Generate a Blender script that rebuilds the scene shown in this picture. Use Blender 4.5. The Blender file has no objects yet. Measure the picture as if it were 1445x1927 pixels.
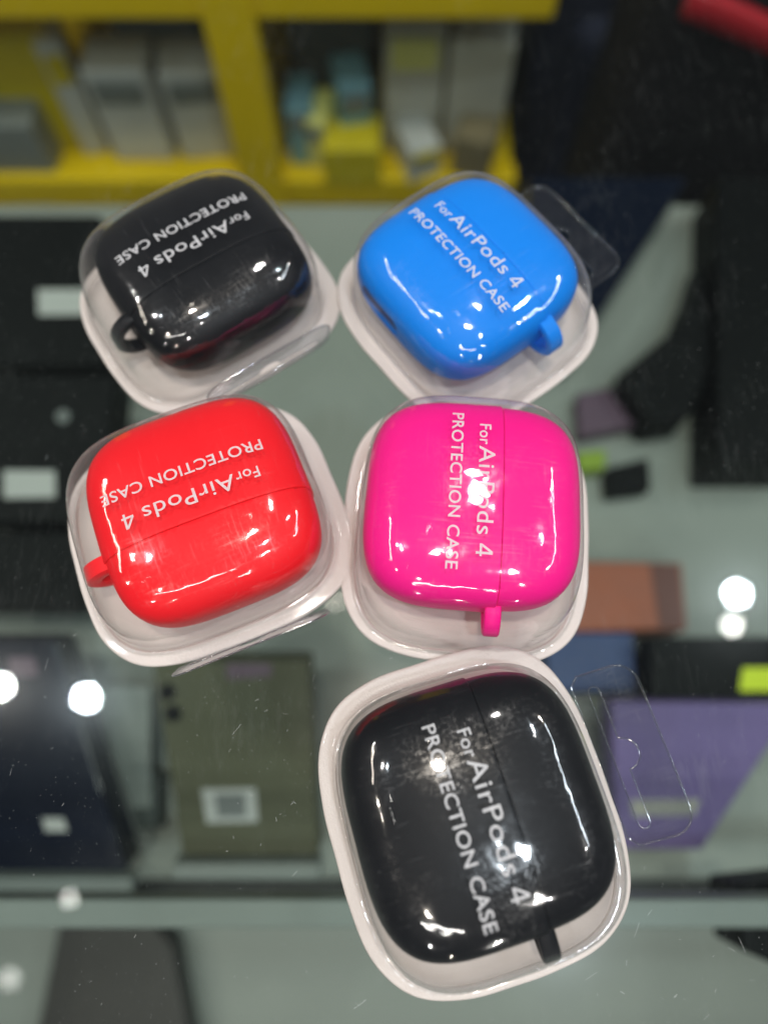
import bpy, bmesh, math, random
import numpy as np
from mathutils import Vector, Matrix

R = math.radians
S = bpy.context.scene
COL = S.collection
random.seed(7)

# ------------------------------------------------------------------ camera
cam_d = bpy.data.cameras.new('camera')
cam = bpy.data.objects.new('camera', cam_d)
COL.objects.link(cam)
cam.location = (0, 0, 0.1714)
cam.rotation_euler = (R(90 - 70.38), 0, 0)
cam_d.sensor_fit = 'VERTICAL'
cam_d.sensor_height = 36.0
cam_d.sensor_width = 27.0
cam_d.lens = 36.0 * 1313.0 / 1927.0
cam_d.clip_start = 0.01
cam_d.clip_end = 50
cam_d.dof.use_dof = True
cam_d.dof.focus_distance = 0.1550
cam_d.dof.aperture_fstop = 4.9
S.camera = cam

# ------------------------------------------------------------------ world (dim, even shop interior)
w = bpy.data.worlds.new('World')
S.world = w
w.use_nodes = True
bg = w.node_tree.nodes['Background']
bg.inputs[0].default_value = (0.80, 0.90, 1.0, 1)
bg.inputs[1].default_value = 0.05
S.view_settings.view_transform = 'Standard'
S.view_settings.look = 'None'
S.view_settings.exposure = 0.0
S.view_settings.gamma = 1.0
S.cycles.max_bounces = 14
S.cycles.transparent_max_bounces = 40
S.cycles.glossy_bounces = 6
S.cycles.transmission_bounces = 8
S.cycles.caustics_reflective = False
S.cycles.caustics_refractive = False
S.cycles.sample_clamp_indirect = 6.0

# ------------------------------------------------------------------ ceiling lamps of the shop, and three added unseen ones
CEIL = 2.0
WARM, COOL, NEU = (1.0, 0.90, 0.78), (0.82, 0.92, 1.0), (1.0, 0.965, 0.92)
LAMPS = [  # x, y, radius, radiance, colour : the first ones are those that mirror in the glass
    (-0.90, 0.18, 0.027, 800, COOL),
    (-1.17, 0.21, 0.027, 800, NEU),
    (1.12, 0.50, 0.028, 760, COOL),
    (1.09, 0.40, 0.022, 90, NEU),
    (-0.87, -0.36, 0.014, 40, NEU),
    (-1.00, -0.55, 0.020, 16, NEU),
    (0.30, 0.83, 0.036, 480, NEU),
    (0.45, -0.40, 0.060, 380, COOL),
    (0.01, 0.12, 0.062, 340, WARM),
    (-0.16, 0.48, 0.020, 30, WARM),
    (1.75, -0.30, 0.04, 400, NEU),
    (1.80, 1.00, 0.04, 400, WARM),
    (-1.85, 0.95, 0.04, 400, NEU),
    (-1.75, -0.70, 0.04, 400, WARM),
    (0.75, -1.10, 0.04, 400, NEU),
    (-0.55, -1.15, 0.04, 400, WARM),
    (-0.9, -2.6, 0.05, 420, NEU),  # this and the next two: unseen, added for frontal light on the shelf goods
    (0.9, -2.7, 0.05, 420, NEU),
    (0.0, -3.6, 0.05, 420, WARM),
]
GAIN = 0.90
for x, y, r, L, c in LAMPS:
    ld = bpy.data.lights.new('ceiling_downlight', 'AREA')
    ld.shape = 'DISK'
    ld.size = 2 * r
    ld.energy = GAIN * L * math.pi * math.pi * r * r
    ld.color = c
    o = bpy.data.objects.new('ceiling_downlight', ld)
    o.location = (x, y, CEIL)
    COL.objects.link(o)

PANELS = [  # x, y, length, width, turn, radiance, colour : long ceiling fittings to the sides and behind the photographer
    (-0.25, -1.45, 1.10, 0.10, 0, 26, NEU),
    (1.95, 0.35, 1.20, 0.10, 90, 26, COOL),
    (-1.95, 0.30, 1.20, 0.10, 84, 24, WARM),
]
for x, y, ln, wd, turn, L, c in PANELS:
    ld = bpy.data.lights.new('ceiling_tube_light', 'AREA')
    ld.shape = 'RECTANGLE'
    ld.size = ln
    ld.size_y = wd
    ld.energy = GAIN * L * math.pi * ln * wd
    ld.color = c
    o = bpy.data.objects.new('ceiling_tube_light', ld)
    o.location = (x, y, CEIL)
    o.rotation_euler = (0, 0, R(turn))
    COL.objects.link(o)

# ------------------------------------------------------------------ materials
def new_mat(name):
    m = bpy.data.materials.new(name)
    m.use_nodes = True
    nt = m.node_tree
    nt.nodes.clear()
    out = nt.nodes.new('ShaderNodeOutputMaterial')
    return m, nt, out

def N(nt, kind, **kw):
    n = nt.nodes.new(kind)
    for k, v in kw.items():
        if k.startswith('i_'):
            n.inputs[k[2:].replace('_', ' ')].default_value = v
        else:
            setattr(n, k, v)
    return n

def lk(nt, a, b):
    nt.links.new(a, b)

def math_n(nt, op, a, b=None, c=None):
    n = nt.nodes.new('ShaderNodeMath')
    n.operation = op
    for i, v in enumerate((a, b, c)):
        if v is None:
            continue
        if isinstance(v, (int, float)):
            n.inputs[i].default_value = v
        else:
            nt.links.new(v, n.inputs[i])
    return n.outputs[0]

def coords(nt, scale=(1, 1, 1), kind='Object', rot=(0, 0, 0)):
    tc = nt.nodes.new('ShaderNodeTexCoord')
    mp = nt.nodes.new('ShaderNodeMapping')
    mp.inputs['Scale'].default_value = scale
    mp.inputs['Rotation'].default_value = rot
    nt.links.new(tc.outputs[kind], mp.inputs[0])
    return mp.outputs[0]

def noise(nt, vec, scale, detail=3, rough=0.55, dist=0.0):
    n = nt.nodes.new('ShaderNodeTexNoise')
    n.inputs['Scale'].default_value = scale
    n.inputs['Detail'].default_value = detail
    n.inputs['Roughness'].default_value = rough
    n.inputs['Distortion'].default_value = dist
    nt.links.new(vec, n.inputs['Vector'])
    return n.outputs['Fac']

def ramp(nt, fac, a, b, lo=0.0, hi=1.0):
    n = nt.nodes.new('ShaderNodeMapRange')
    n.inputs['From Min'].default_value = a
    n.inputs['From Max'].default_value = b
    n.inputs['To Min'].default_value = lo
    n.inputs['To Max'].default_value = hi
    nt.links.new(fac, n.inputs['Value'])
    return n.outputs[0]

def schlick(nt, f0):
    lw = nt.nodes.new('ShaderNodeLayerWeight')
    lw.inputs['Blend'].default_value = 0.5
    p = math_n(nt, 'POWER', lw.outputs['Facing'], 5.0)
    return math_n(nt, 'MULTIPLY_ADD', p, 1.0 - f0, f0)

def mix(nt, fac, a, b):
    n = nt.nodes.new('ShaderNodeMixShader')
    if isinstance(fac, (int, float)):
        n.inputs[0].default_value = fac
    else:
        nt.links.new(fac, n.inputs[0])
    nt.links.new(a, n.inputs[1])
    nt.links.new(b, n.inputs[2])
    return n.outputs[0]

def solid(name, col, rough=0.5, spec=0.5, var=0.0, vscale=60, bump=0.0, bscale=900, coat=0.0, metallic=0.0, sss=0.0):
    m, nt, out = new_mat(name)
    p = N(nt, 'ShaderNodeBsdfPrincipled')
    p.inputs['Base Color'].default_value = (*col, 1)
    p.inputs['Roughness'].default_value = rough
    p.inputs['Specular IOR Level'].default_value = spec
    p.inputs['Coat Weight'].default_value = coat
    p.inputs['Metallic'].default_value = metallic
    p.inputs['Coat Roughness'].default_value = 0.08
    v = coords(nt)
    if var > 0:
        f = noise(nt, v, vscale, 4)
        mx = nt.nodes.new('ShaderNodeMix')
        mx.data_type = 'RGBA'
        nt.links.new(f, mx.inputs[0])
        mx.inputs[6].default_value = (*[c * (1 - var) for c in col], 1)
        mx.inputs[7].default_value = (*[min(1, c * (1 + var)) for c in col], 1)
        nt.links.new(mx.outputs[2], p.inputs['Base Color'])
        rr = ramp(nt, f, 0.2, 0.8, max(0.02, rough - 0.08), min(1, rough + 0.08))
        nt.links.new(rr, p.inputs['Roughness'])
    if bump > 0:
        b = N(nt, 'ShaderNodeBump')
        b.inputs['Strength'].default_value = bump
        b.inputs['Distance'].default_value = 0.0002
        nt.links.new(noise(nt, v, bscale, 2), b.inputs['Height'])
        nt.links.new(b.outputs[0], p.inputs['Normal'])
    nt.links.new(p.outputs[0], out.inputs[0])
    return m

def clear_film(name, f0=0.06, scuff=0.35, seed=0.0, tint=(0.985, 0.985, 0.985), haze=0.3, prints=False, scratch=0.05):
    """clear blister plastic: see-through, sharp gloss, fine scratches and finger grease that catch the lamps"""
    m, nt, out = new_mat(name)
    v = coords(nt)
    va = coords(nt, (1.0, 0.05, 0.6), rot=(0, 0, R(24 + 40 * seed)))
    vb = coords(nt, (0.05, 1.0, 0.6), rot=(0, 0, R(-33 + 25 * seed)))
    ha, hb = noise(nt, va, 1500, 2), noise(nt, vb, 1300, 2)
    speck = ramp(nt, noise(nt, v, 1300, 3, 0.7), 0.47, 0.60)
    streak = math_n(nt, 'ADD', ramp(nt, ha, 0.56, 0.66), ramp(nt, hb, 0.58, 0.68))
    if prints:
        wv = nt.nodes.new('ShaderNodeTexWave')
        wv.wave_type = 'RINGS'
        wv.rings_direction = 'Z'
        wv.inputs['Scale'].default_value = 330
        wv.inputs['Distortion'].default_value = 9.0
        wv.inputs['Detail'].default_value = 2
        wv.inputs['Detail Scale'].default_value = 0.35
        mp = nt.nodes.new('ShaderNodeMapping')
        mp.inputs['Location'].default_value = (-0.0085, -0.0015, 0)
        tc = nt.nodes.new('ShaderNodeTexCoord')
        nt.links.new(tc.outputs['Object'], mp.inputs[0])
        nt.links.new(mp.outputs[0], wv.inputs['Vector'])
        ln = nt.nodes.new('ShaderNodeVectorMath')
        ln.operation = 'LENGTH'
        mz = nt.nodes.new('ShaderNodeMapping')
        mz.inputs['Location'].default_value = (-0.0085, -0.0015, -0.0245)
        nt.links.new(tc.outputs['Object'], mz.inputs[0])
        nt.links.new(mz.outputs[0], ln.inputs[0])
        near = ramp(nt, math_n(nt, 'ADD', ln.outputs['Value'], math_n(nt, 'MULTIPLY', noise(nt, v, 160, 2), 0.006)), 0.007, 0.013, 1.0, 0.0)
        wrinkle = ramp(nt, noise(nt, coords(nt, (1, 0.45, 1), rot=(0, 0, R(20))), 900, 3, 0.65, 1.2), 0.42, 0.60, 0.05, 1.0)
        rr_ = ramp(nt, wv.outputs['Fac'], 0.3, 0.7, 0.25, 1.0)
        ridge = math_n(nt, 'ADD', math_n(nt, 'MULTIPLY', rr_, near), math_n(nt, 'MULTIPLY', wrinkle, math_n(nt, 'SUBTRACT', 1.0, near)))
        grain = math_n(nt, 'MULTIPLY', math_n(nt, 'MULTIPLY_ADD', streak, 0.5, speck), ridge)
        where = ramp(nt, noise(nt, v, 55, 2), 0.40, 0.60, 0.04, 1.0)
    else:
        grain = math_n(nt, 'MULTIPLY_ADD', streak, 0.9, math_n(nt, 'MULTIPLY', speck, 0.5))
        where = ramp(nt, noise(nt, v, 70 + 20 * seed, 3), 0.44, 0.66, 0.10, 1.0)
    msk = math_n(nt, 'MINIMUM', math_n(nt, 'MULTIPLY', math_n(nt, 'MULTIPLY', grain, where), scuff), 0.95)
    # slow waviness of the thermoformed film, drawn out along the walls
    b0 = N(nt, 'ShaderNodeBump')
    b0.inputs['Strength'].default_value = 0.22
    b0.inputs['Distance'].default_value = 0.0009
    wav = math_n(nt, 'ADD', noise(nt, v, 120, 2, 0.4), noise(nt, coords(nt, (0.35, 0.35, 1.6)), 260, 2, 0.5))
    nt.links.new(wav, b0.inputs['Height'])
    g1 = N(nt, 'ShaderNodeBsdfGlossy')
    g1.inputs['Roughness'].default_value = 0.06
    nt.links.new(b0.outputs[0], g1.inputs['Normal'])
    g2 = N(nt, 'ShaderNodeBsdfGlossy')
    g2.inputs['Roughness'].default_value = 0.27
    nt.links.new(b0.outputs[0], g2.inputs['Normal'])
    g = mix(nt, msk, g1.outputs[0], g2.outputs[0])
    t = N(nt, 'ShaderNodeBsdfTransparent')
    t.inputs[0].default_value = (*tint, 1)
    # milkiness of the moulded plastic, edges whitened further in place of reflected shop surroundings
    d = N(nt, 'ShaderNodeBsdfDiffuse')
    d.inputs[0].default_value = (0.80, 0.80, 0.82, 1)
    tr = N(nt, 'ShaderNodeBsdfTranslucent')
    tr.inputs[0].default_value = (0.80, 0.80, 0.82, 1)
    lw = N(nt, 'ShaderNodeLayerWeight')
    lw.inputs['Blend'].default_value = 0.5
    fz = math_n(nt, 'POWER', lw.outputs['Facing'], 3.5)
    scr = math_n(nt, 'MULTIPLY', ramp(nt, ha, 0.66, 0.74), scratch)
    hz = math_n(nt, 'ADD', math_n(nt, 'MULTIPLY_ADD', fz, haze, 0.005), scr)
    body = mix(nt, hz, t.outputs[0], mix(nt, 0.5, d.outputs[0], tr.outputs[0]))
    nt.links.new(mix(nt, schlick(nt, f0), body, g), out.inputs[0])
    return m

def glass_mat(name, tint, f0=0.042, smear=True):
    m, nt, out = new_mat(name)
    g = N(nt, 'ShaderNodeBsdfGlossy')
    g.inputs['Roughness'].default_value = 0.012
    t = N(nt, 'ShaderNodeBsdfTransparent')
    t.inputs[0].default_value = (*tint, 1)
    gr = N(nt, 'ShaderNodeBsdfGlossy')          # thin greasy film on the glass: a soft glow round each mirrored lamp
    gr.inputs['Roughness'].default_value = 0.16
    gg = mix(nt, 0.09, g.outputs[0], gr.outputs[0])
    s = mix(nt, schlick(nt, f0), t.outputs[0], gg)
    if smear:
        v = coords(nt)
        d = N(nt, 'ShaderNodeBsdfDiffuse')
        d.inputs[0].default_value = (0.75, 0.78, 0.78, 1)
        big = ramp(nt, noise(nt, v, 22, 4, 0.6, 0.6), 0.50, 0.78, 0.0, 1.0)
        fine = ramp(nt, noise(nt, coords(nt, (1, 0.25, 1), rot=(0, 0, R(38))), 420, 4, 0.7), 0.50, 0.80, 0.0, 1.0)
        dust = ramp(nt, noise(nt, v, 1500, 1), 0.74, 0.80, 0.0, 0.35)
        f = math_n(nt, 'MULTIPLY_ADD', math_n(nt, 'MULTIPLY', big, fine), 0.05, math_n(nt, 'MULTIPLY_ADD', dust, 0.30, 0.0008))
        s = mix(nt, f, s, d.outputs[0])
    nt.links.new(s, out.inputs[0])
    return m

M_tray = solid('white_tray_plastic', (0.62, 0.56, 0.525), 0.36, 0.5, var=0.05, vscale=140, bump=0.6, bscale=1900, coat=0.30)
M_card = solid('white_backing_card', (0.60, 0.54, 0.50), 0.55, 0.35, var=0.05, vscale=260, bump=0.25, bscale=1500)
def print_mat():
    m, nt, out = new_mat('white_print')
    d = N(nt, 'ShaderNodeBsdfDiffuse')
    d.inputs[0].default_value = (0.62, 0.62, 0.64, 1)
    t = N(nt, 'ShaderNodeBsdfTransparent')
    f = ramp(nt, noise(nt, coords(nt), 900, 3), 0.3, 0.7, 0.68, 0.88)
    nt.links.new(mix(nt, f, t.outputs[0], d.outputs[0]), out.inputs[0])
    return m
M_print = print_mat()
M_clear = [clear_film('clear_blister_film', 0.092, 0.50, 0.0, haze=0.46),
           clear_film('clear_blister_film_scuffed', 0.105, 0.90, 1.0, haze=0.36, prints=True)]
M_tab = clear_film('clear_tab_film', 0.10, 0.3, 0.5, tint=(0.95, 0.955, 0.975), haze=0.5, scratch=0.012)
M_rim = clear_film('clear_tab_edge', 0.14, 0.2, 0.3, tint=(0.88, 0.89, 0.91), haze=0.75)
M_glass = glass_mat('counter_glass', (0.905, 0.945, 0.925), 0.038)
M_scratch = solid('glass_scratch', (0.75, 0.78, 0.78), 0.5)
CASE = {
    'black': solid('black_silicone', (0.007, 0.008, 0.010), 0.42, 0.16, var=0.25, vscale=120, bump=0.05, bscale=1800),
    'blue': solid('blue_silicone', (0.004, 0.235, 0.86), 0.42, 0.16, var=0.03, vscale=90, bump=0.05, bscale=1800),
    'red': solid('red_silicone', (0.92, 0.012, 0.020), 0.42, 0.16, var=0.03, vscale=90, bump=0.05, bscale=1800),
    'pink': solid('pink_silicone', (0.97, 0.010, 0.27), 0.42, 0.16, var=0.03, vscale=90, bump=0.05, bscale=1800),
}
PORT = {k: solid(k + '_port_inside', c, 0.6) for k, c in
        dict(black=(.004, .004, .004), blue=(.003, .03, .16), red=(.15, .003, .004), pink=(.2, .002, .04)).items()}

# ------------------------------------------------------------------ object helpers
def link(name, me, mat=None, parent=None, smooth=True):
    if mat is not None and len(me.materials) == 0:
        me.materials.append(mat)
    if smooth is not None:
        for p in me.polygons:
            p.use_smooth = smooth
    o = bpy.data.objects.new(name, me)
    COL.objects.link(o)
    if parent is not None:
        o.parent = parent
    return o

def thing(name, label, cat, loc=(0, 0, 0), rot=(0, 0, 0), group=None):
    o = bpy.data.objects.new(name, None)
    o.empty_display_size = 0.02
    COL.objects.link(o)
    o.location = loc
    o.rotation_euler = rot
    o['label'] = label
    o['category'] = cat
    if group:
        o['group'] = group
    return o

def bm_mesh(bm, name):
    me = bpy.data.meshes.new(name)
    bm.to_mesh(me)
    bm.free()
    return me

def box_mesh(name, lo, hi, bevel=0.0, seg=2):
    bm = bmesh.new()
    bmesh.ops.create_cube(bm, size=1)
    for v in bm.verts:
        v.co = Vector([lo[i] + (v.co[i] + 0.5) * (hi[i] - lo[i]) for i in range(3)])
    if bevel > 0:
        bmesh.ops.bevel(bm, geom=bm.edges[:], offset=bevel, segments=seg, affect='EDGES', profile=0.5)
    return bm_mesh(bm, name)

def prism_mesh(name, poly, z0, z1, bevel=0.0, seg=2):
    """polygon (ccw or cw) in xy made solid between z0 and z1"""
    a = sum(poly[i][0] * poly[(i + 1) % len(poly)][1] - poly[(i + 1) % len(poly)][0] * poly[i][1] for i in range(len(poly)))
    if a < 0:
        poly = poly[::-1]
    bm = bmesh.new()
    lo = [bm.verts.new((x, y, z0)) for x, y in poly]
    hi = [bm.verts.new((x, y, z1)) for x, y in poly]
    n = len(poly)
    bm.faces.new(lo[::-1])
    bm.faces.new(hi)
    for i in range(n):
        bm.faces.new((lo[i], lo[(i + 1) % n], hi[(i + 1) % n], hi[i]))
    if bevel > 0:
        bmesh.ops.bevel(bm, geom=bm.edges[:], offset=bevel, segments=seg, affect='EDGES', profile=0.5)
    return bm_mesh(bm, name)

def squircle(a, b, n, count, cx=0.0):
    t = np.linspace(0, 2 * np.pi, 4001)
    c, s = np.cos(t), np.sin(t)
    x = a * np.sign(c) * np.abs(c) ** (2 / n)
    y = b * np.sign(s) * np.abs(s) ** (2 / n)
    d = np.r_[0, np.cumsum(np.hypot(np.diff(x), np.diff(y)))]
    u = np.linspace(0, d[-1], count + 1)[:-1]
    return np.stack([np.interp(u, d, x) + cx, np.interp(u, d, y)], 1)

def quarter(q, count):
    """profile points (r, z) of a unit superellipse quarter from the foot (1,0) to the pole (0,1)"""
    t = np.linspace(0, np.pi / 2, 2001)
    r, z = np.cos(t) ** (2 / q), np.sin(t) ** (2 / q)
    d = np.r_[0, np.cumsum(np.hypot(np.diff(r), np.diff(z)))]
    u = np.linspace(0, d[-1], count + 1)
    return np.stack([np.interp(u, d, r), np.interp(u, d, z)], 1)

def rings_mesh(name, rings, close_first=False, close_last=None):
    """rings: list of (n,3) arrays, quads between them; close_last = pole point"""
    bm = bmesh.new()
    vr = [[bm.verts.new(p) for p in ring] for ring in rings]
    n = len(rings[0])
    for a, b in zip(vr[:-1], vr[1:]):
        for i in range(n):
            bm.faces.new((a[i], a[(i + 1) % n], b[(i + 1) % n], b[i]))
    if close_first:
        bm.faces.new(vr[0][::-1])
    if close_last is not None:
        p = bm.verts.new(close_last)
        for i in range(n):
            bm.faces.new((vr[-1][i], vr[-1][(i + 1) % n], p))
    bmesh.ops.recalc_face_normals(bm, faces=bm.faces[:])
    return bm_mesh(bm, name)

def with_z(xy, z):
    return np.c_[xy, np.full(len(xy), z)]

# ------------------------------------------------------------------ blister pack geometry (metres)
NSEG = 176
FL_A, FL_B, FL_N = 0.0344, 0.0315, 3.3
DO_A, DO_B, DO_N, DO_Q, DO_CX = 0.0301, 0.0272, 3.5, 4.3, 0.0014
DO_Z0, DO_H = 0.0014, 0.0238
F_out = squircle(FL_A, FL_B, FL_N, NSEG)
D_out = squircle(DO_A, DO_B, DO_N, NSEG, DO_CX)

def lerp(s):
    return F_out * (1 - s) + D_out * s

def tray_mesh():
    prof = [(0.03, 0.0002), (0.0, 0.0004), (0.0, 0.0007), (0.05, 0.0010), (0.15, 0.0011), (0.50, 0.0011), (0.62, 0.0012),
            (0.72, 0.0016), (0.80, 0.0018), (0.86, 0.0017), (0.95, 0.00115), (1.0, 0.0010)]
    rings = []
    t = np.linspace(0, 2 * np.pi, NSEG, endpoint=False)
    wob = 0.00010 * np.sin(3 * t + 0.6) + 0.00007 * np.sin(7 * t + 2.0) + 0.00005 * np.sin(17 * t)     # hand-trimmed edge
    rise = 0.00022 * (1 + np.sin(2 * t + 1.1)) * 0.5 + 0.00010 * (1 + np.sin(5 * t)) * 0.5              # slightly warped rim
    nrm = F_out / np.linalg.norm(F_out, axis=1)[:, None]
    for s_, z in prof:
        fade = max(0.0, 1 - s_ / 0.8)
        rings.append(np.c_[lerp(s_) + nrm * (wob * fade)[:, None], z + rise * fade])
    return rings_mesh('tray', rings, close_first=True)

def card_mesh():
    o = squircle(DO_A + 0.0004, DO_B + 0.0004, DO_N, NSEG, DO_CX)
    c = np.array([DO_CX, 0])
    rings = [with_z(c + (o - c) * k, z) for k, z in ((1.0, 0.0008), (1.0, 0.00112), (0.8, 0.00115), (0.5, 0.00115), (0.2, 0.00115))]
    return rings_mesh('backing_card', rings, close_first=True, close_last=(DO_CX, 0, 0.00115))

CROWN = 0.0008
def dome_section(k):
    """half axes and centre of the dome's outline at relative height k: its walls lean in, the strap end most"""
    return DO_A - 0.0008 * k, DO_B - 0.0004 * k, DO_CX - 0.0026 * k

def dome_z(x, y):
    k = 0.9
    for _ in range(12):
        a, b, cx = dome_section(k)
        r = min(0.9999, ((abs(x - cx) / a) ** DO_N + (abs(y) / b) ** DO_N) ** (1 / DO_N))
        k = (1 - r ** DO_Q) ** (1 / DO_Q)
    return DO_Z0 + DO_H * k + CROWN * (1 - r * r)

def dome_mesh():
    c = np.array([DO_CX, 0])
    rings = []
    for k, z in ((1.050, 0.0024), (1.035, 0.0023), (1.018, 0.0024), (1.008, 0.0029)):   # flared foot lying on the tray rim
        rings.append(with_z(c + (D_out - c) * k, z))
    pr = quarter(DO_Q, 40)
    unit = (D_out - c) / np.array([DO_A, DO_B])
    for r, k in pr[2:-1]:
        a, b, cx = dome_section(k)
        rings.append(with_z(unit * r * np.array([a, b]) + np.array([cx, 0]), DO_Z0 + DO_H * k + CROWN * (1 - r * r)))
    return rings_mesh('dome', rings, close_last=(dome_section(1)[2], 0, DO_Z0 + DO_H + CROWN))

# ---- lettering, laid on the dome
def text_mesh(body, x0, x1, base, cap, weight):
    cu = bpy.data.curves.new('lettering_curve', 'FONT')
    cu.body = body
    cu.size = 1.0
    cu.offset = weight
    cu.resolution_u = 5
    cu.space_character = 1.06
    o = bpy.data.objects.new('lettering_curve', cu)
    COL.objects.link(o)
    dg = bpy.context.evaluated_depsgraph_get()
    me = bpy.data.meshes.new_from_object(o.evaluated_get(dg))
    bpy.data.objects.remove(o)
    xs = [v.co.x for v in me.vertices]
    a, b = min(xs), max(xs)
    caph = CAPH
    for v in me.vertices:
        v.co.x = x0 + (v.co.x - a) / (b - a) * (x1 - x0)
        v.co.y = base + v.co.y / caph * cap
        v.co.z = 0
    return me

def cap_height():
    cu = bpy.data.curves.new('probe', 'FONT')
    cu.body = 'E'
    o = bpy.data.objects.new('probe', cu)
    COL.objects.link(o)
    me = bpy.data.meshes.new_from_object(o.evaluated_get(bpy.context.evaluated_depsgraph_get()))
    h = max(v.co.y for v in me.vertices)
    bpy.data.objects.remove(o)
    return h
CAPH = cap_height()

def figure_four(x0, x1, base, cap):
    outer = [(.70, 0), (.70, .22), (.84, .22), (.84, .355), (.70, .355), (.70, 1), (.50, 1), (0, .36), (0, .22), (.535, .22), (.535, 0)]
    hole = [(.535, .355), (.175, .355), (.535, .82)]
    me = curve_plate('four', outer, [hole], 0.0)
    for v in me.vertices:
        v.co = (x0 + v.co.x / .84 * (x1 - x0), base + v.co.y * cap, 0)
    return me

def lettering_mesh():
    bm = bmesh.new()
    for args in (('For', -0.0174, -0.0120, 0.0000, 0.0026, 0.006),
                 ('AirPods', -0.0116, 0.0097, 0.0000, 0.0036, 0.002),
                 ('4', 0.0118, 0.0146, 0.0000, 0.0037, 0.0),
                 ('PROTECTION CASE', -0.0201, 0.0178, -0.0064, 0.0026, 0.010)):
        me = figure_four(*args[1:5]) if args[0] == '4' else text_mesh(*args)
        bm.from_mesh(me)
        bpy.data.meshes.remove(me)
    for k in range(-22, 20):
        bmesh.ops.bisect_plane(bm, geom=bm.verts[:] + bm.edges[:] + bm.faces[:], plane_co=(k * 0.001, 0, 0), plane_no=(1, 0, 0))
    for k in range(-7, 5):
        bmesh.ops.bisect_plane(bm, geom=bm.verts[:] + bm.edges[:] + bm.faces[:], plane_co=(0, k * 0.001, 0), plane_no=(0, 1, 0))
    for v in bm.verts:
        v.co.z = dome_z(v.co.x, v.co.y) + 0.00007
    bmesh.ops.recalc_face_normals(bm, faces=bm.faces[:])
    me = bm_mesh(bm, 'lettering')
    return me

def curve_plate(name, outer, holes, depth):
    """flat plate with holes from closed outlines, a few tenths of a millimetre thick"""
    cu = bpy.data.curves.new(name, 'CURVE')
    cu.dimensions = '2D'
    cu.fill_mode = 'BOTH'
    cu.extrude = depth / 2
    for pts in [outer] + holes:
        sp = cu.splines.new('POLY')
        sp.points.add(len(pts) - 1)
        for p, (x, y) in zip(sp.points, pts):
            p.co = (x, y, 0, 1)
        sp.use_cyclic_u = True
    o = bpy.data.objects.new(name, cu)
    COL.objects.link(o)
    me = bpy.data.meshes.new_from_object(o.evaluated_get(bpy.context.evaluated_depsgraph_get()))
    bpy.data.objects.remove(o)
    return me

def tube_loop(name, pts, rad):
    cu = bpy.data.curves.new(name, 'CURVE')
    cu.dimensions = '3D'
    cu.bevel_depth = rad
    cu.bevel_resolution = 2
    sp = cu.splines.new('POLY')
    sp.points.add(len(pts) - 1)
    for p, (x, y) in zip(sp.points, pts):
        p.co = (x, y, 0, 1)
    sp.use_cyclic_u = True
    o = bpy.data.objects.new(name, cu)
    COL.objects.link(o)
    me = bpy.data.meshes.new_from_object(o.evaluated_get(bpy.context.evaluated_depsgraph_get()))
    bpy.data.objects.remove(o)
    return me

def arc(cx, cy, r, a0, a1, n=8):
    return [(cx + r * math.cos(R(a0 + (a1 - a0) * i / n)), cy + r * math.sin(R(a0 + (a1 - a0) * i / n))) for i in range(n + 1)]

def tab_mesh():
    # hinge line at y = 0, tab grows towards +y; hang hole: long slot with a bump
    x0, x1, h, r = -0.0205, 0.0172, 0.0150, 0.0050
    outer = [(x0 + 0.002, 0.0), (x1 - 0.002, 0.0)]
    outer += [(x1, 0.002)] + arc(x1 - r, h - r, r, 0, 90) + arc(x0 + r, h - r, r, 90, 180) + [(x0, 0.002)]
    sx0, sx1, sy, sr, cx = -0.0160, 0.0130, 0.0046, 0.0013, -0.0015
    hole = arc(sx0, sy, sr, 270, 90, 8)
    hole += [(cx - 0.0042, sy + sr)] + arc(cx, sy + sr, 0.0034, 180, 0, 10) + [(cx + 0.0042, sy + sr)]
    hole += arc(sx1, sy, sr, 90, -90, 8)
    return curve_plate('hang_tab', outer, [hole], 0.0003), tube_loop('tab_edge', outer, 0.00024), tube_loop('hang_hole_edge', hole, 0.00018)

ME_tray, ME_card, ME_dome, ME_text, ME_tab = tray_mesh(), card_mesh(), dome_mesh(), lettering_mesh(), tab_mesh()

# ------------------------------------------------------------------ earbud case geometry
CA, CB, CC, CCX, CZ = 0.0256, 0.0257, 0.0110, -0.0019, 0.0125
SEAM = 0.0061

def shell(a, b, c, n=3.6, q=3.0, seg=120, prof=24):
    o = squircle(a, b, n, seg)
    pr = quarter(q, prof)
    rings = []
    for r, z in pr[::-1][1:-1]:
        rings.append(with_z(o * r, -c * z))
    for r, z in pr[:-1]:
        rings.append(with_z(o * r, c * z))
    bm = bmesh.new()
    vr = [[bm.verts.new(p) for p in ring] for ring in rings]
    for A, B in zip(vr[:-1], vr[1:]):
        for i in range(seg):
            bm.faces.new((A[i], A[(i + 1) % seg], B[(i + 1) % seg], B[i]))
    for ring, z in ((vr[0], -c), (vr[-1], c)):
        p = bm.verts.new((0, 0, z))
        for i in range(seg):
            bm.faces.new((ring[i], ring[(i + 1) % seg], p))
    bmesh.ops.recalc_face_normals(bm, faces=bm.faces[:])
    return bm

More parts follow.
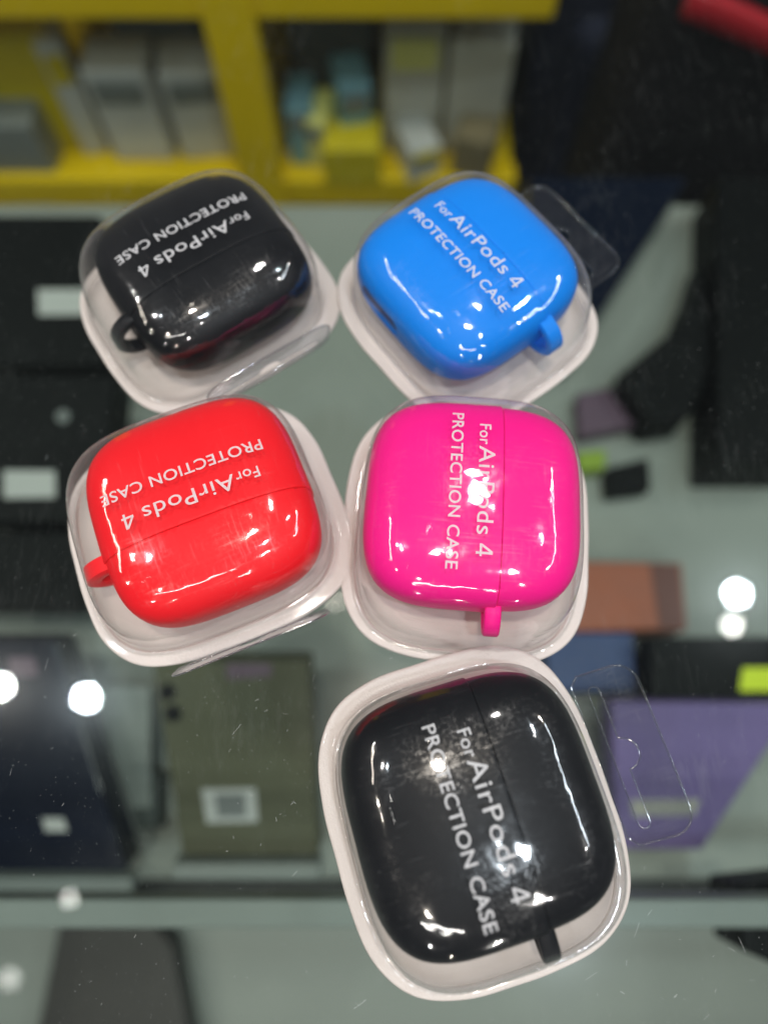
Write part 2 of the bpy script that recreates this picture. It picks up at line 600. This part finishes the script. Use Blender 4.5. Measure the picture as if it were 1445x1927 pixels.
def cut(bm, y, keep_below):
    res = bmesh.ops.bisect_plane(bm, geom=bm.verts[:] + bm.edges[:] + bm.faces[:], plane_co=(0, y, 0), plane_no=(0, 1, 0),
                                 clear_outer=keep_below, clear_inner=not keep_below)
    ed = [e for e in bm.edges if e.is_boundary]
    f = bmesh.ops.contextual_create(bm, geom=ed)['faces']
    bmesh.ops.recalc_face_normals(bm, faces=bm.faces[:])
    # small rounded lip along the cut
    rim = [e for e in bm.edges if all(abs(v.co.y - y) < 1e-6 for v in e.verts) and len(e.link_faces) == 2
           and any(len(fc.verts) > 8 for fc in e.link_faces)]
    bmesh.ops.bevel(bm, geom=rim, offset=0.00016, segments=2, affect='EDGES', profile=0.5)
    return bm

def boolean(me, cutter_me):
    a = bpy.data.objects.new('cut_a', me)
    b = bpy.data.objects.new('cut_b', cutter_me)
    COL.objects.link(a)
    COL.objects.link(b)
    md = a.modifiers.new('hole', 'BOOLEAN')
    md.object = b
    md.operation = 'DIFFERENCE'
    md.solver = 'EXACT'
    out = bpy.data.meshes.new_from_object(a.evaluated_get(bpy.context.evaluated_depsgraph_get()))
    bpy.data.objects.remove(a)
    bpy.data.objects.remove(b)
    return out

def stadium(hx, hz, n=10):
    return arc(hx - hz, 0, hz, -90, 90, n) + arc(-(hx - hz), 0, hz, 90, 270, n)

def stadium_prism(hx, hz, y0, y1, cx):
    me = prism_mesh('port', stadium(hx, hz), 0, 1)
    for v in me.vertices:
        x, z, t = v.co
        v.co = (cx + x, y0 + (y1 - y0) * (1 - t), z)
    bm = bmesh.new()
    bm.from_mesh(me)
    bmesh.ops.recalc_face_normals(bm, faces=bm.faces[:])
    bm.to_mesh(me)
    bm.free()
    return me

def body_mesh():
    bm = cut(shell(CA, CB, CC), SEAM - 0.00006, True)
    me = bm_mesh(bm, 'case_body')
    me = boolean(me, stadium_prism(0.0085, 0.0030, -CB - 0.003, -CB + 0.0022, -0.006))
    return me

def lid_mesh():
    bm = cut(shell(CA - 0.00040, CB - 0.00004, CC - 0.00012), SEAM + 0.00006, False)
    return bm_mesh(bm, 'case_lid')

def strap_mesh(rz=0.0060, th=0.0019, y0=0.0037, y1=0.0075):
    # flat silicone band looped out of the short side of the case, its axis along y
    pts = []
    cx, rx = 0.0216, 0.0078
    path = [(0.0150, rz + 0.0001)] + [(cx + rx * math.cos(R(t)), rz * math.sin(R(t))) for t in range(78, -79, -6)] + [(0.0150, -rz - 0.0001)]
    rows = []
    n = len(path)
    for i, (x, z) in enumerate(path):
        a = Vector(path[max(i - 1, 0)])
        b = Vector(path[min(i + 1, n - 1)])
        d = (b - a).normalized()
        nn = Vector((-d.y, d.x))        # outwards or inwards, only the sign of th matters
        o = Vector((x, z))
        inn = o - Vector((nn.x, nn.y)) * th * (1 if nn.dot(o - Vector((cx, 0))) > 0 else -1)
        e = 0.0004
        sec = [(o.x, y0 + e, o.y), (o.x, y1 - e, o.y), ]
        om, im = o.lerp(inn, 0.25), o.lerp(inn, 0.75)
        sec = [(o.x, y0 + e, o.y), (o.x, y1 - e, o.y), (om.x, y1, om.y), (im.x, y1, im.y),
               (inn.x, y1 - e, inn.y), (inn.x, y0 + e, inn.y), (im.x, y0, im.y), (om.x, y0, om.y)]
        rows.append(np.array(sec))
    bm = bmesh.new()
    vr = [[bm.verts.new(p) for p in r] for r in rows]
    m = 8
    for A, B in zip(vr[:-1], vr[1:]):
        for i in range(m):
            bm.faces.new((A[i], A[(i + 1) % m], B[(i + 1) % m], B[i]))
    bm.faces.new(vr[0][::-1])
    bm.faces.new(vr[-1])
    bmesh.ops.recalc_face_normals(bm, faces=bm.faces[:])
    return bm_mesh(bm, 'strap_loop')

ME_body, ME_lid, ME_strap = body_mesh(), lid_mesh(), [strap_mesh(*a) for a in ((0.0068, 0.0024), (0.0060, 0.0024, 0.0032, 0.0078), (0.0058, 0.0034, 0.0033, 0.0078),
                                                          (0.0042,), (0.0040,))]
ME_port = stadium_prism(0.0084, 0.0029, -CB + 0.0014, -CB + 0.0021, -0.006)

# ------------------------------------------------------------------ the five packs
PACKS = [  # colour, x, y, angle, tab fold (None = no tab in sight), scuffed film, lean (degrees, far edge up), lift
    ('black', -0.0507, 0.1260, 3.7460, 77, 0, 0.0, 0.0),
    ('blue', 0.0236, 0.1232, -0.9211, 3, 0, 1.6, 0.0010),
    ('red', -0.0449, 0.0566, 3.5322, 72, 0, 0.0, 0.0),
    ('pink', 0.0210, 0.0565, -1.6483, None, 0, 0.0, 0.0),
    ('black', 0.0194, -0.0106, -1.2768, 17, 1, 1.2, 0.0012),
]
PACK_LABEL = [
    'clear domed blister pack on white tray holding the black case behind the red one',
    'clear domed blister pack on white tray holding the blue case, hang tab sticking out',
    'clear domed blister pack on white tray holding the red case, slotted tab folded up',
    'clear domed blister pack on white tray holding the bright pink case',
    'scuffed clear domed blister pack holding the black case in front of the pink one',
]
CASE_LABEL = [
    'black silicone earbud case with strap loop inside the pack behind the red one',
    'bright blue silicone earbud case with strap loop inside its clear pack',
    'red silicone earbud case with strap loop inside its clear pack',
    'hot pink silicone earbud case with strap loop inside its clear pack',
    'black silicone earbud case inside the scuffed pack nearest the front',
]

def local_mesh(me, mat):
    m = me.copy()
    m.materials.clear()
    m.materials.append(mat)
    return m

case_mesh = {}
for i, (colour, x, y, ang, fold, scuff, lean, lift) in enumerate(PACKS):
    p = thing('blister_pack', PACK_LABEL[i], 'blister pack', (x, y, lift), (R(lean), 0, ang), 'blister packs on the glass counter')
    link('tray', ME_tray, M_tray, p)
    link('backing_card', ME_card, M_card, p)
    if scuff not in case_mesh:
        case_mesh[scuff] = local_mesh(ME_dome, M_clear[scuff])
    link('dome', case_mesh[scuff], None, p)
    link('lettering', ME_text, M_print, p, smooth=True)
    if fold is not None:
        t = link('hang_tab', ME_tab[0], M_tab, p, smooth=False)
        link('tab_edge', ME_tab[1], M_rim, t)
        link('hang_hole_edge', ME_tab[2], M_rim, t)
        t.location = (0, FL_B - 0.0002, 0.0009)
        t.rotation_euler = (R(fold), 0, 0)
    c = thing('earbud_case', CASE_LABEL[i], 'earbud case', (x, y, lift), (R(lean), 0, ang), 'silicone earbud cases')
    p.rotation_mode = c.rotation_mode = 'ZYX'
    if colour not in case_mesh:
        case_mesh[colour] = [local_mesh(m, CASE[colour]) for m in (ME_body, ME_lid, ME_strap[i])] + [local_mesh(ME_port, PORT[colour])]
    if i == 4:
        case_mesh[colour] = case_mesh[colour][:2] + [local_mesh(ME_strap[4], CASE[colour])] + case_mesh[colour][3:]
    for nm, me in zip(('case_body', 'case_lid', 'strap_loop', 'charging_port'), case_mesh[colour]):
        o = link(nm, me, None, c, smooth=nm != 'charging_port')
        o.location = (CCX, 0, CZ) if nm != 'strap_loop' else (0, 0, CZ - 0.0012)

for me in [m for k in ('black', 'blue', 'red', 'pink') for m in case_mesh[k][:3]]:
    try:
        me.set_sharp_from_angle(angle=R(50))
    except Exception:
        pass

# ------------------------------------------------------------------ the glass counter
counter = thing('display_counter', 'glass topped shop counter carrying the five packs, shelf with boxes inside', 'counter', (0, 0, 0))
gt = link('glass_top', box_mesh('glass_top', (-0.55, -0.26, -0.0082), (0.55, 0.45, -0.0002), 0.0008), M_glass, counter, smooth=False)
# scratches: hair-thin curved strokes on the top face of the glass
bm = bmesh.new()
def stroke(pts, wd):
    for i in range(len(pts) - 1):
        a, b = Vector(pts[i]), Vector(pts[i + 1])
        d = (b - a)
        if d.length < 1e-9:
            continue
        n = Vector((-d.y, d.x)).normalized() * wd / 2
        vs = [bm.verts.new((q.x, q.y, z)) for z in (-0.0001,) for q in (a - n, b - n, b + n, a + n)]
        bm.faces.new(vs)
stroke([(-0.0735 + 0.0042 * k, -0.0715 - 0.0021 * k - 0.00013 * k * k * (1 if k < 6 else 0.9)) for k in range(11)], 0.00010)
CLUST = [(-0.025, 0.012, 0.010), (-0.02, -0.015, 0.012), (-0.075, 0.005, 0.012), (0.06, -0.045, 0.014), (-0.05, -0.055, 0.018), (0.0, 0.0, 0.06)]
for _ in range(75):
    cxy = random.choice(CLUST)
    x, y = random.gauss(cxy[0], cxy[2]), random.gauss(cxy[1], cxy[2])
    a = random.gauss(0.9, 0.7)
    ln = random.choice((0.0005, 0.0008, 0.001, 0.0015, 0.003))
    bend = random.uniform(-60, 60)
    pts, px, py = [], x, y
    for k in range(5):
        pts.append((px, py))
        px += math.cos(a) * ln / 4
        py += math.sin(a) * ln / 4
        a += bend * ln / 4
    stroke(pts, random.uniform(0.000015, 0.00004))
bmesh.ops.recalc_face_normals(bm, faces=bm.faces[:])
sc = link('scratches', bm_mesh(bm, 'scratches'), M_scratch, gt, smooth=False)
sc['kind'] = 'stuff'

M_shelf = solid('grey_green_shelf', (0.265, 0.28, 0.258), 0.45, 0.4, var=0.06, vscale=18)
M_rail = solid('pale_rail', (0.20, 0.22, 0.21), 0.4, 0.5, var=0.05, vscale=30)
M_dark = solid('gap_shade', (0.02, 0.022, 0.022), 0.6)
link('shelf_board', box_mesh('shelf_board', (-0.55, -0.0645, -0.296), (0.55, 0.4275, -0.2807), 0.002), M_shelf, counter, smooth=False)
link('front_rail', box_mesh('front_rail', (-0.55, -0.0630, -0.164), (0.55, -0.0525, -0.146), 0.001), M_rail, counter, smooth=False)
link('lower_board', box_mesh('lower_board', (-0.55, -0.34, -0.552), (0.55, 0.4275, -0.536), 0.002), M_shelf, counter, smooth=False)
link('gap_shade_strip', box_mesh('gap_shade_strip', (-0.55, -0.126, -0.5355), (0.55, -0.101, -0.532), 0.001), M_dark, counter, smooth=False)  # dark strip that paints the shade of the gap behind the rail
for sx in (-1, 1):
    link('side_panel', box_mesh('side_panel', (sx * 0.56 - 0.008, -0.34, -0.85), (sx * 0.56 + 0.008, 0.45, -0.0002), 0.001), M_rail, counter, smooth=False)

# ------------------------------------------------------------------ boxes on the shelf inside the counter
def carton(name, label, cat, pos, poly, tilt, thick, mat, group=None, base_mat=None, bevel=0.0016):
    """a carton whose visible top face has the outline poly; the face lies in its local z = 0 plane"""
    t = thing(name, label, cat, pos, (R(tilt), 0, 0), group)
    if tilt == 0 and pos[2] > -0.2807:          # flat boxes stand on the shelf board
        thick = max(thick, pos[2] + 0.2806) if pos[2] < -0.2 else thick
    lidt = thick * (0.8 if base_mat else 1.0)
    link('box_lid' if base_mat else 'carton', prism_mesh('carton', poly, -lidt, 0, bevel), mat, t, smooth=False)
    if base_mat:
        cx = sum(p[0] for p in poly) / len(poly)
        cy = sum(p[1] for p in poly) / len(poly)
        small = [(cx + (px - cx) * 0.97, cy + (py - cy) * 0.97) for px, py in poly]
        link('box_tray', prism_mesh('carton_base', small, -thick, -lidt, 0.0), base_mat, t, smooth=False)
    return t

def decal(name, t, poly, mat, z=0.0003, label=None):
    o = link(name, prism_mesh(name, poly, 0.00005, z, 0), mat, t, smooth=False)
    if label:
        o['label'] = label
    return o

def shift(poly, pos_from, pos_to, tilt):
    c, s = math.cos(R(tilt)), math.sin(R(tilt))
    d = Vector(pos_from) - Vector(pos_to)
    dx, dy = d.x, d.y * c + d.z * s
    return [(x + dx, y + dy) for x, y in poly]

def circle(cx, cy, r, n=20):
    return [(cx + r * math.cos(2 * math.pi * k / n), cy + r * math.sin(2 * math.pi * k / n)) for k in range(n)]

M_olive = solid('olive_card', (0.085, 0.085, 0.052), 0.55, 0.3, var=0.12, vscale=40)
M_navy = solid('navy_gloss_card', (0.004, 0.007, 0.018), 0.2, 0.3, var=0.1, vscale=40)
M_white = solid('white_label', (0.46, 0.46, 0.45), 0.5, 0.3, var=0.05)
M_grey = solid('grey_label_and_dot', (0.16, 0.17, 0.17), 0.6)
M_black = solid('black_card', (0.004, 0.0045, 0.005), 0.5, 0.10, var=0.2, vscale=40)
M_purple = solid('purple_card', (0.17, 0.12, 0.30), 0.5, 0.3, var=0.08, vscale=40)
M_lilac = solid('lilac_print', (0.36, 0.34, 0.30), 0.5)
M_lime = solid('lime_label', (0.66, 0.78, 0.005), 0.5)
M_blue = solid('blue_card', (0.020, 0.045, 0.16), 0.45, var=0.1)
M_brown = solid('rust_card', (0.33, 0.085, 0.040), 0.5, var=0.15, vscale=60)
M_plum = solid('plum_card', (0.10, 0.055, 0.09), 0.5, var=0.1)
M_base = solid('pale_carton_base', (0.30, 0.31, 0.30), 0.5, var=0.05)

GB = 'boxes inside the counter'
p0 = (-0.0754, 0.0009, -0.2180)
t = carton('phone_box', 'olive phone box with two lens dots and a white sticker, seen through the glass', 'box', p0,
           [(-0.0465, 0.0516), (0.0360, 0.0525), (0.0413, -0.0516), (-0.0307, -0.0516)], 20, 0.0270, M_olive, GB, M_base)
q = decal('sticker', t, shift([(-0.0156, 0.0090), (0.0128, 0.0095), (0.0142, -0.0083), (-0.0128, -0.0090)], (-0.0804, -0.0203, -0.2324), p0, 20), M_white)
decal('sticker_print', q, shift([(-0.0083, 0.0063), (0.0072, 0.0065), (0.0081, -0.0054), (-0.0069, -0.0057)], (-0.0804, -0.0203, -0.2324), p0, 20), M_grey, 0.0006)
decal('lens_print', t, circle(-0.0382, 0.0353, 0.0045), M_black)
decal('lens_print', t, circle(-0.0353, 0.0240, 0.0046), M_black)
decal('top_label', t, [(-0.0075, 0.0503), (0.0165, 0.0503), (0.0165, 0.0435), (-0.0067, 0.0420)], M_plum)
p1 = (-0.1899, 0.0023, -0.2150)
t = carton('phone_box', 'glossy navy phone box with a small white sticker at the left of the olive box', 'box', p1,
           [(-0.0495, 0.0606), (0.0186, 0.0606), (0.0558, -0.0606), (-0.0222, -0.0606)], 20, 0.0270, M_navy, GB, M_base)
decal('sticker', t, [(0.0112, -0.0323), (0.0225, -0.0323), (0.0248, -0.0393), (0.0132, -0.0393)], M_white)
decal('top_label', t, [(-0.0060, 0.0518), (0.0075, 0.0518), (0.0097, 0.0420), (-0.0045, 0.0413)], M_plum)

def lip(px0, px1, y, z, label):
    s = thing('display_stand', label, 'stand', ((px0 + px1) / 2, y, z), (R(20), 0, 0), 'display stands')
    hw = (px1 - px0) / 2
    link('lip', box_mesh('lip', (-hw, -0.0093, -0.006), (hw, -0.0006, 0.0052), 0.0008), M_rail, s, smooth=False)
    link('back_plate', box_mesh('back_plate', (-hw + 0.002, -0.0006, -0.0340), (hw - 0.002, 0.09, -0.0300), 0.0008), M_rail, s, smooth=False)
lip(-0.1095, -0.0333, -0.0480, -0.2365, 'pale stand lip under the olive phone box')
lip(-0.2250, -0.1305, -0.0552, -0.2372, 'pale stand lip under the navy phone box')

p2 = (0.1618, -0.0075, -0.2351)
t = carton('tapered_carton', 'lilac purple tapered carton at the right of the front pack', 'carton', p2,
           [(-0.0363, 0.0393), (0.0664, 0.0384), (0.0090, -0.0387), (-0.0368, -0.0387)], 12, 0.0210, M_purple, GB, None)
decal('print_band', t, shift([(-0.0185, 0.0039), (0.0199, 0.0045), (0.0160, -0.0039), (-0.0174, -0.0045)], (0.1518, -0.0231, -0.2423), p2, 12), M_lilac)
p3 = (0.2003, 0.0489, -0.2407)
t = carton('phone_box', 'black box with a lime green label behind the purple carton', 'box', p3,
           [(-0.0450, 0.0192), (0.0480, 0.0195), (0.0450, -0.0192), (-0.0468, -0.0189)], 8, 0.0240, M_black, GB, None)
decal('lime_label', t, shift([(-0.0119, 0.0066), (0.0144, 0.0066), (0.0129, -0.0066), (-0.0155, -0.0066)], (0.2198, 0.0445, -0.2423), p3, 8), M_lime)
carton('small_box', 'small dark blue box beside the pink pack and in front of the rust box', 'box', (0.1259, 0.0573, -0.2582),
       [(-0.0270, 0.0177), (0.0277, 0.0174), (0.0248, -0.0179), (-0.0281, -0.0179)], 0, 0.0210, M_blue, GB)
t = carton('small_box', 'rust brown box at the right of the pink pack', 'box', (0.1507, 0.0978, -0.2582),
       [(-0.0353, 0.0225), (0.0390, 0.0210), (0.0360, -0.0219), (-0.0390, -0.0228)], 0, 0.0210, M_brown, GB)
decal('dark_panel', t, [(0.0180, 0.0203), (0.0368, 0.0198), (0.0342, -0.0207), (0.0188, -0.0210)], solid('dark_rust', (0.12, 0.03, 0.02), 0.5))
carton('phone_box', 'very dark navy box at a slant behind the blue pack', 'box', (0.1381, 0.3212, -0.2357),
       [(-0.0303, 0.0900), (0.0890, 0.0900), (-0.0060, -0.0564), (-0.0384, -0.0564)], 0, 0.0300, M_navy, GB)
carton('dark_pouch', 'black pouch with slanting sides between the slanted navy box and the long black box', 'pouch', (0.2051, 0.2652, -0.2457),
       [(-0.0464, -0.017), (0.0041, 0.0191), (0.0295, 0.0875), (0.023, 0.0279), (0.0185, -0.0149), (-0.0011, -0.0493), (-0.0275, -0.0533)], 0, 0.014, M_black, GB, None, 0.004)
carton('phone_box', 'long black box along the right side of the shelf', 'box', (0.2636, 0.2793, -0.2357),
       [(-0.0150, 0.1330), (0.0800, 0.1330), (0.0124, -0.1007), (-0.0516, -0.1007)], 0, 0.0300, M_black, GB)
carton('small_box', 'plum coloured packet just right of the blue pack corner', 'packet', (0.1568, 0.2326, -0.2657),
       [(-0.0204, 0.0124), (0.0240, 0.0210), (0.0180, -0.0126), (-0.0216, -0.0209)], 0, 0.0135, M_plum, GB)
carton('small_box', 'little lime green packet by the pink pack', 'packet', (0.1419, 0.1938, -0.2657),
       [(-0.0097, 0.0060), (0.0105, 0.0080), (0.0090, -0.0060), (-0.0099, -0.0080)], 0, 0.0135, solid('lime_packet', (0.22, 0.32, 0.02), 0.5), GB)
carton('small_box', 'small charcoal box right of the little lime packet', 'box', (0.1656, 0.1810, -0.2657),
       [(-0.0146, 0.0067), (0.0153, 0.0147), (0.0141, -0.0089), (-0.0149, -0.0126)], 0, 0.0135, M_black, GB)
t = carton('phone_box', 'large black box at the back left under the back black pack', 'box', (-0.2423, 0.2918, -0.2114),
           [(-0.0648, 0.0534), (0.0528, 0.0534), (0.0630, -0.0534), (-0.0531, -0.0534)], 10, 0.0360, M_black, GB)
decal('label_strip', t, shift([(-0.0188, 0.0090), (0.0159, 0.0090), (0.0173, -0.0087), (-0.0168, -0.0090)], (-0.2085, 0.2839, -0.2190), (-0.2423, 0.2918, -0.2114), 10), M_white)
t = carton('phone_box', 'black box with a pale label strip at the left of the red pack', 'box', (-0.2228, 0.1782, -0.2126),
           [(-0.0592, 0.0464), (0.0567, 0.0464), (0.0540, -0.0464), (-0.0492, -0.0464)], 10, 0.0330, M_black, GB)
decal('label_strip', t, shift([(-0.0167, 0.0086), (0.0142, 0.0083), (0.0158, -0.0078), (-0.0150, -0.0083)], (-0.2115, 0.1562, -0.2192), (-0.2228, 0.1782, -0.2126), 10), M_white)
decal('round_dot', t, circle(0.0277, 0.0195, 0.0042), M_grey)  # small grey disc on the box face
carton('phone_box', 'black box lying nearest the navy phone box on the left', 'box', (-0.2271, 0.1070, -0.2331),
       [(-0.0505, 0.0240), (0.0428, 0.0240), (0.0480, -0.0240), (-0.0430, -0.0240)], 6, 0.0270, M_black, GB)
carton('small_box', 'small dark box between the navy and olive phone boxes', 'box', (-0.1366, -0.0207, -0.2582),
       [(-0.0174, 0.0155), (0.0071, 0.0155), (0.0090, -0.0155), (-0.0060, -0.0155)], 0, 0.0180, solid('dark_green_card', (0.02, 0.03, 0.028), 0.5), GB)
carton('small_box', 'black block at the lower right corner near the glass', 'box', (0.1698, -0.0672, -0.1757),
       [(-0.0135, 0.0155), (0.0189, 0.0186), (0.0150, -0.0225), (-0.0150, -0.0102)], 0, 0.0300, M_black, GB)

carton('reflection_block', 'added dark brown block in place of the dark reflection of the photographer, below the front rail at the lower left', 'block', (-0.222, -0.165, -0.500),
       [(-0.050, 0.062), (0.000, 0.062), (0.045, 0.020), (0.075, -0.075), (-0.060, -0.075)], 0, 0.030, solid('dark_brown', (0.030, 0.026, 0.024), 0.5, var=0.1), GB)  # dark reflection of the photographer, added as a solid shape

# ------------------------------------------------------------------ yellow shelf unit beyond the counter, floor
M_floor = solid('grey_floor_tile', (0.30, 0.32, 0.30), 0.35, 0.5, var=0.08, vscale=6)
fl = link('floor', box_mesh('floor', (-3, -2, -0.90), (3, 4, -0.86)), M_floor, None, smooth=False)
fl['kind'] = 'structure'
M_yel = solid('yellow_paint', (0.80, 0.56, 0.0005), 0.45, 0.4, var=0.06, vscale=10)
M_back = solid('dark_green_back', (0.035, 0.045, 0.038), 0.6, var=0.1, vscale=10)
YU = 0.70
un = thing('shelf_unit', 'yellow framed shelf unit with packaged goods beyond the counter', 'shelf unit', (0, YU, -0.86))
def upart(name, lo, hi, m, bev=0.003):
    link(name, box_mesh(name, (lo[0], lo[1] - YU, lo[2] + 0.86), (hi[0], hi[1] - YU, hi[2] + 0.86), bev), m, un, smooth=False)
for a, b in ((-0.180, -0.127), (-0.56, -0.51)):
    upart('post', (a, YU - 0.012, -0.86), (b, YU + 0.03, 0.20), M_yel)
for z0, z1 in ((-0.318, -0.265), (-0.565, -0.522), (-0.80, -0.76), (-0.05, 0.0)):
    upart('shelf_rail', (-0.56, YU - 0.006, z0), (0.168, YU + 0.024, z1), M_yel)
    upart('shelf_board', (-0.555, YU + 0.024, z0 + 0.012), (0.165, YU + 0.30, z1 - 0.006), M_yel)
upart('back_panel', (-0.56, YU + 0.30, -0.86), (0.168, YU + 0.315, 0.2), M_back)

def goods(name, label, cat, lo, hi, parts, rot=0.0):
    """an upright packet or carton on the yellow shelf; parts are (name, lo, hi, material) in its own frame, base at z = 0"""
    t = thing(name, label, cat, ((lo[0] + hi[0]) / 2, (lo[1] + hi[1]) / 2, lo[2]), (0, 0, rot), 'goods on the yellow shelf')
    for nm, a, b, m in parts:
        link(nm, box_mesh(nm, a, b, 0.003), m, t, smooth=False)
    return t
M_gw = solid('grey_white_card', (0.55, 0.56, 0.54), 0.5, var=0.1, vscale=15)
M_gd = solid('mid_grey_card', (0.20, 0.22, 0.21), 0.5, var=0.1, vscale=15)
M_yb = solid('yellow_card', (0.62, 0.50, 0.01), 0.5, var=0.1, vscale=15)
M_lb = solid('light_blue_card', (0.20, 0.38, 0.45), 0.5, var=0.1, vscale=15)
M_pl = solid('pale_yellow_card', (0.72, 0.70, 0.22), 0.5)
M_bag = solid('grey_beige_plastic', (0.55, 0.53, 0.46), 0.45, var=0.15, vscale=15)
Z = -0.528
def simple(label, x0, x1, h, y, m, label_mat=None, name='goods_box', cat='box', rot=0.0):
    w_ = x1 - x0
    y = y - 0.018
    parts = [('carton', (-w_ / 2, -0.03, 0), (w_ / 2, 0.03, h), m)]
    if label_mat:
        parts.append(('front_label', (-w_ * 0.38, -0.033, h * 0.68), (w_ * 0.38, -0.0295, h * 0.90), label_mat))
    return goods(name, label, cat, (x0, y - 0.03, Z), (x1, y + 0.03, Z), parts, rot)
simple('yellow box with pale corner at the far left of the yellow shelf', -0.47, -0.375, 0.155, YU + 0.10, M_yb, None)
simple('grey box standing in front of the yellow one on the shelf', -0.50, -0.418, 0.075, YU + 0.055, M_gd, None)
simple('pale grey box left of the shelf post, first of two', -0.345, -0.270, 0.125, YU + 0.08, M_gw, M_gd)
simple('pale grey box nearest the yellow post on its left', -0.262, -0.190, 0.120, YU + 0.085, M_gw, M_gd, rot=0.1)
simple('taller dim grey box behind the pair of pale grey boxes', -0.33, -0.23, 0.165, YU + 0.18, M_gd, None)
simple('light blue packet right of the yellow post', -0.118, -0.085, 0.085, YU + 0.07, M_lb, M_gd, 'goods_packet', 'packet')
simple('light blue packet in the middle of the right shelf bay', -0.060, -0.020, 0.105, YU + 0.08, M_lb, M_gd, 'goods_packet', 'packet', 0.2)
simple('yellow box low in the right shelf bay', -0.075, -0.004, 0.055, YU + 0.04, M_yb, None)
simple('dim grey box at the back of the right shelf bay', -0.12, -0.01, 0.16, YU + 0.20, M_gd, None)
simple('grey beige pouch with pale yellow label on the shelf', 0.000, 0.070, 0.165, YU + 0.10, M_bag, M_pl, 'goods_pouch', 'pouch')
simple('grey beige pouch at the right end of the yellow shelf', 0.078, 0.150, 0.150, YU + 0.09, M_bag, None, 'goods_pouch', 'pouch', -0.15)

simple('narrow white carton tucked behind the far left yellow box', -0.395, -0.365, 0.150, YU + 0.09, M_gw, M_yb, rot=0.3)
simple('small pale yellow packet leaning by the light blue packets', -0.088, -0.064, 0.075, YU + 0.06, M_pl, M_gd, 'goods_packet', 'packet', -0.25)
simple('small white carton before the grey beige pouches', 0.020, 0.062, 0.050, YU + 0.045, M_gw, M_yb, rot=0.35)
simple('brown carton low at the right end of the yellow shelf', 0.092, 0.140, 0.062, YU + 0.045, solid('dull_brown_card', (0.22, 0.18, 0.10), 0.5, var=0.15), None, rot=-0.3)
simple('dull green box behind the left pair of pale grey boxes', -0.235, -0.195, 0.150, YU + 0.19, solid('dull_green_card', (0.05, 0.10, 0.07), 0.5, var=0.15), None)

# dark bag standing right of the shelf unit, with a red band
M_bagc = solid('dark_navy_cloth', (0.020, 0.024, 0.048), 0.75, 0.2, var=0.25, vscale=14, bump=0.3, bscale=300)
M_bagk = solid('black_cloth', (0.009, 0.008, 0.010), 0.75, 0.2, var=0.2, vscale=14)
M_red = solid('red_band', (0.42, 0.008, 0.018), 0.5, var=0.1)
b = thing('dark_bag', 'dark navy cloth bag standing right of the yellow shelf unit', 'bag', (0.32, 0.86, -0.86))
link('bag_body', box_mesh('bag_body', (-0.145, -0.10, 0), (0.22, 0.16, 0.72), 0.05, 6), M_bagc, b)
link('front_pocket', box_mesh('front_pocket', (-0.115, -0.125, 0.05), (0.12, -0.06, 0.50), 0.025, 5), M_bagc, b)
b = thing('red_banded_bag', 'black bag with a curved red band at the top right', 'bag', (0.42, 0.66, -0.86))
link('bag_body', box_mesh('bag_body', (-0.205, -0.11, 0), (0.17, 0.05, 0.76), 0.05, 6), M_bagk, b)
bm = bmesh.new()
rows = []
for k in range(17):
    u = k / 16
    xx = -0.190 + 0.24 * u
    zz = 0.661 - 0.100 * u + 0.008 * math.sin(math.pi * u)
    yy = -0.112 - 0.006 * math.sin(math.pi * u)
    rows.append([(xx, yy, zz - 0.014), (xx, yy - 0.006, zz - 0.008), (xx, yy - 0.006, zz + 0.008), (xx, yy, zz + 0.014)])
vr = [[bm.verts.new(p) for p in r] for r in rows]
for A, B in zip(vr[:-1], vr[1:]):
    for i in range(4):
        bm.faces.new((A[i], A[(i + 1) % 4], B[(i + 1) % 4], B[i]))
bm.faces.new(vr[0][::-1])
bm.faces.new(vr[-1])
bmesh.ops.recalc_face_normals(bm, faces=bm.faces[:])
link('red_band', bm_mesh(bm, 'red_band'), M_red, b)
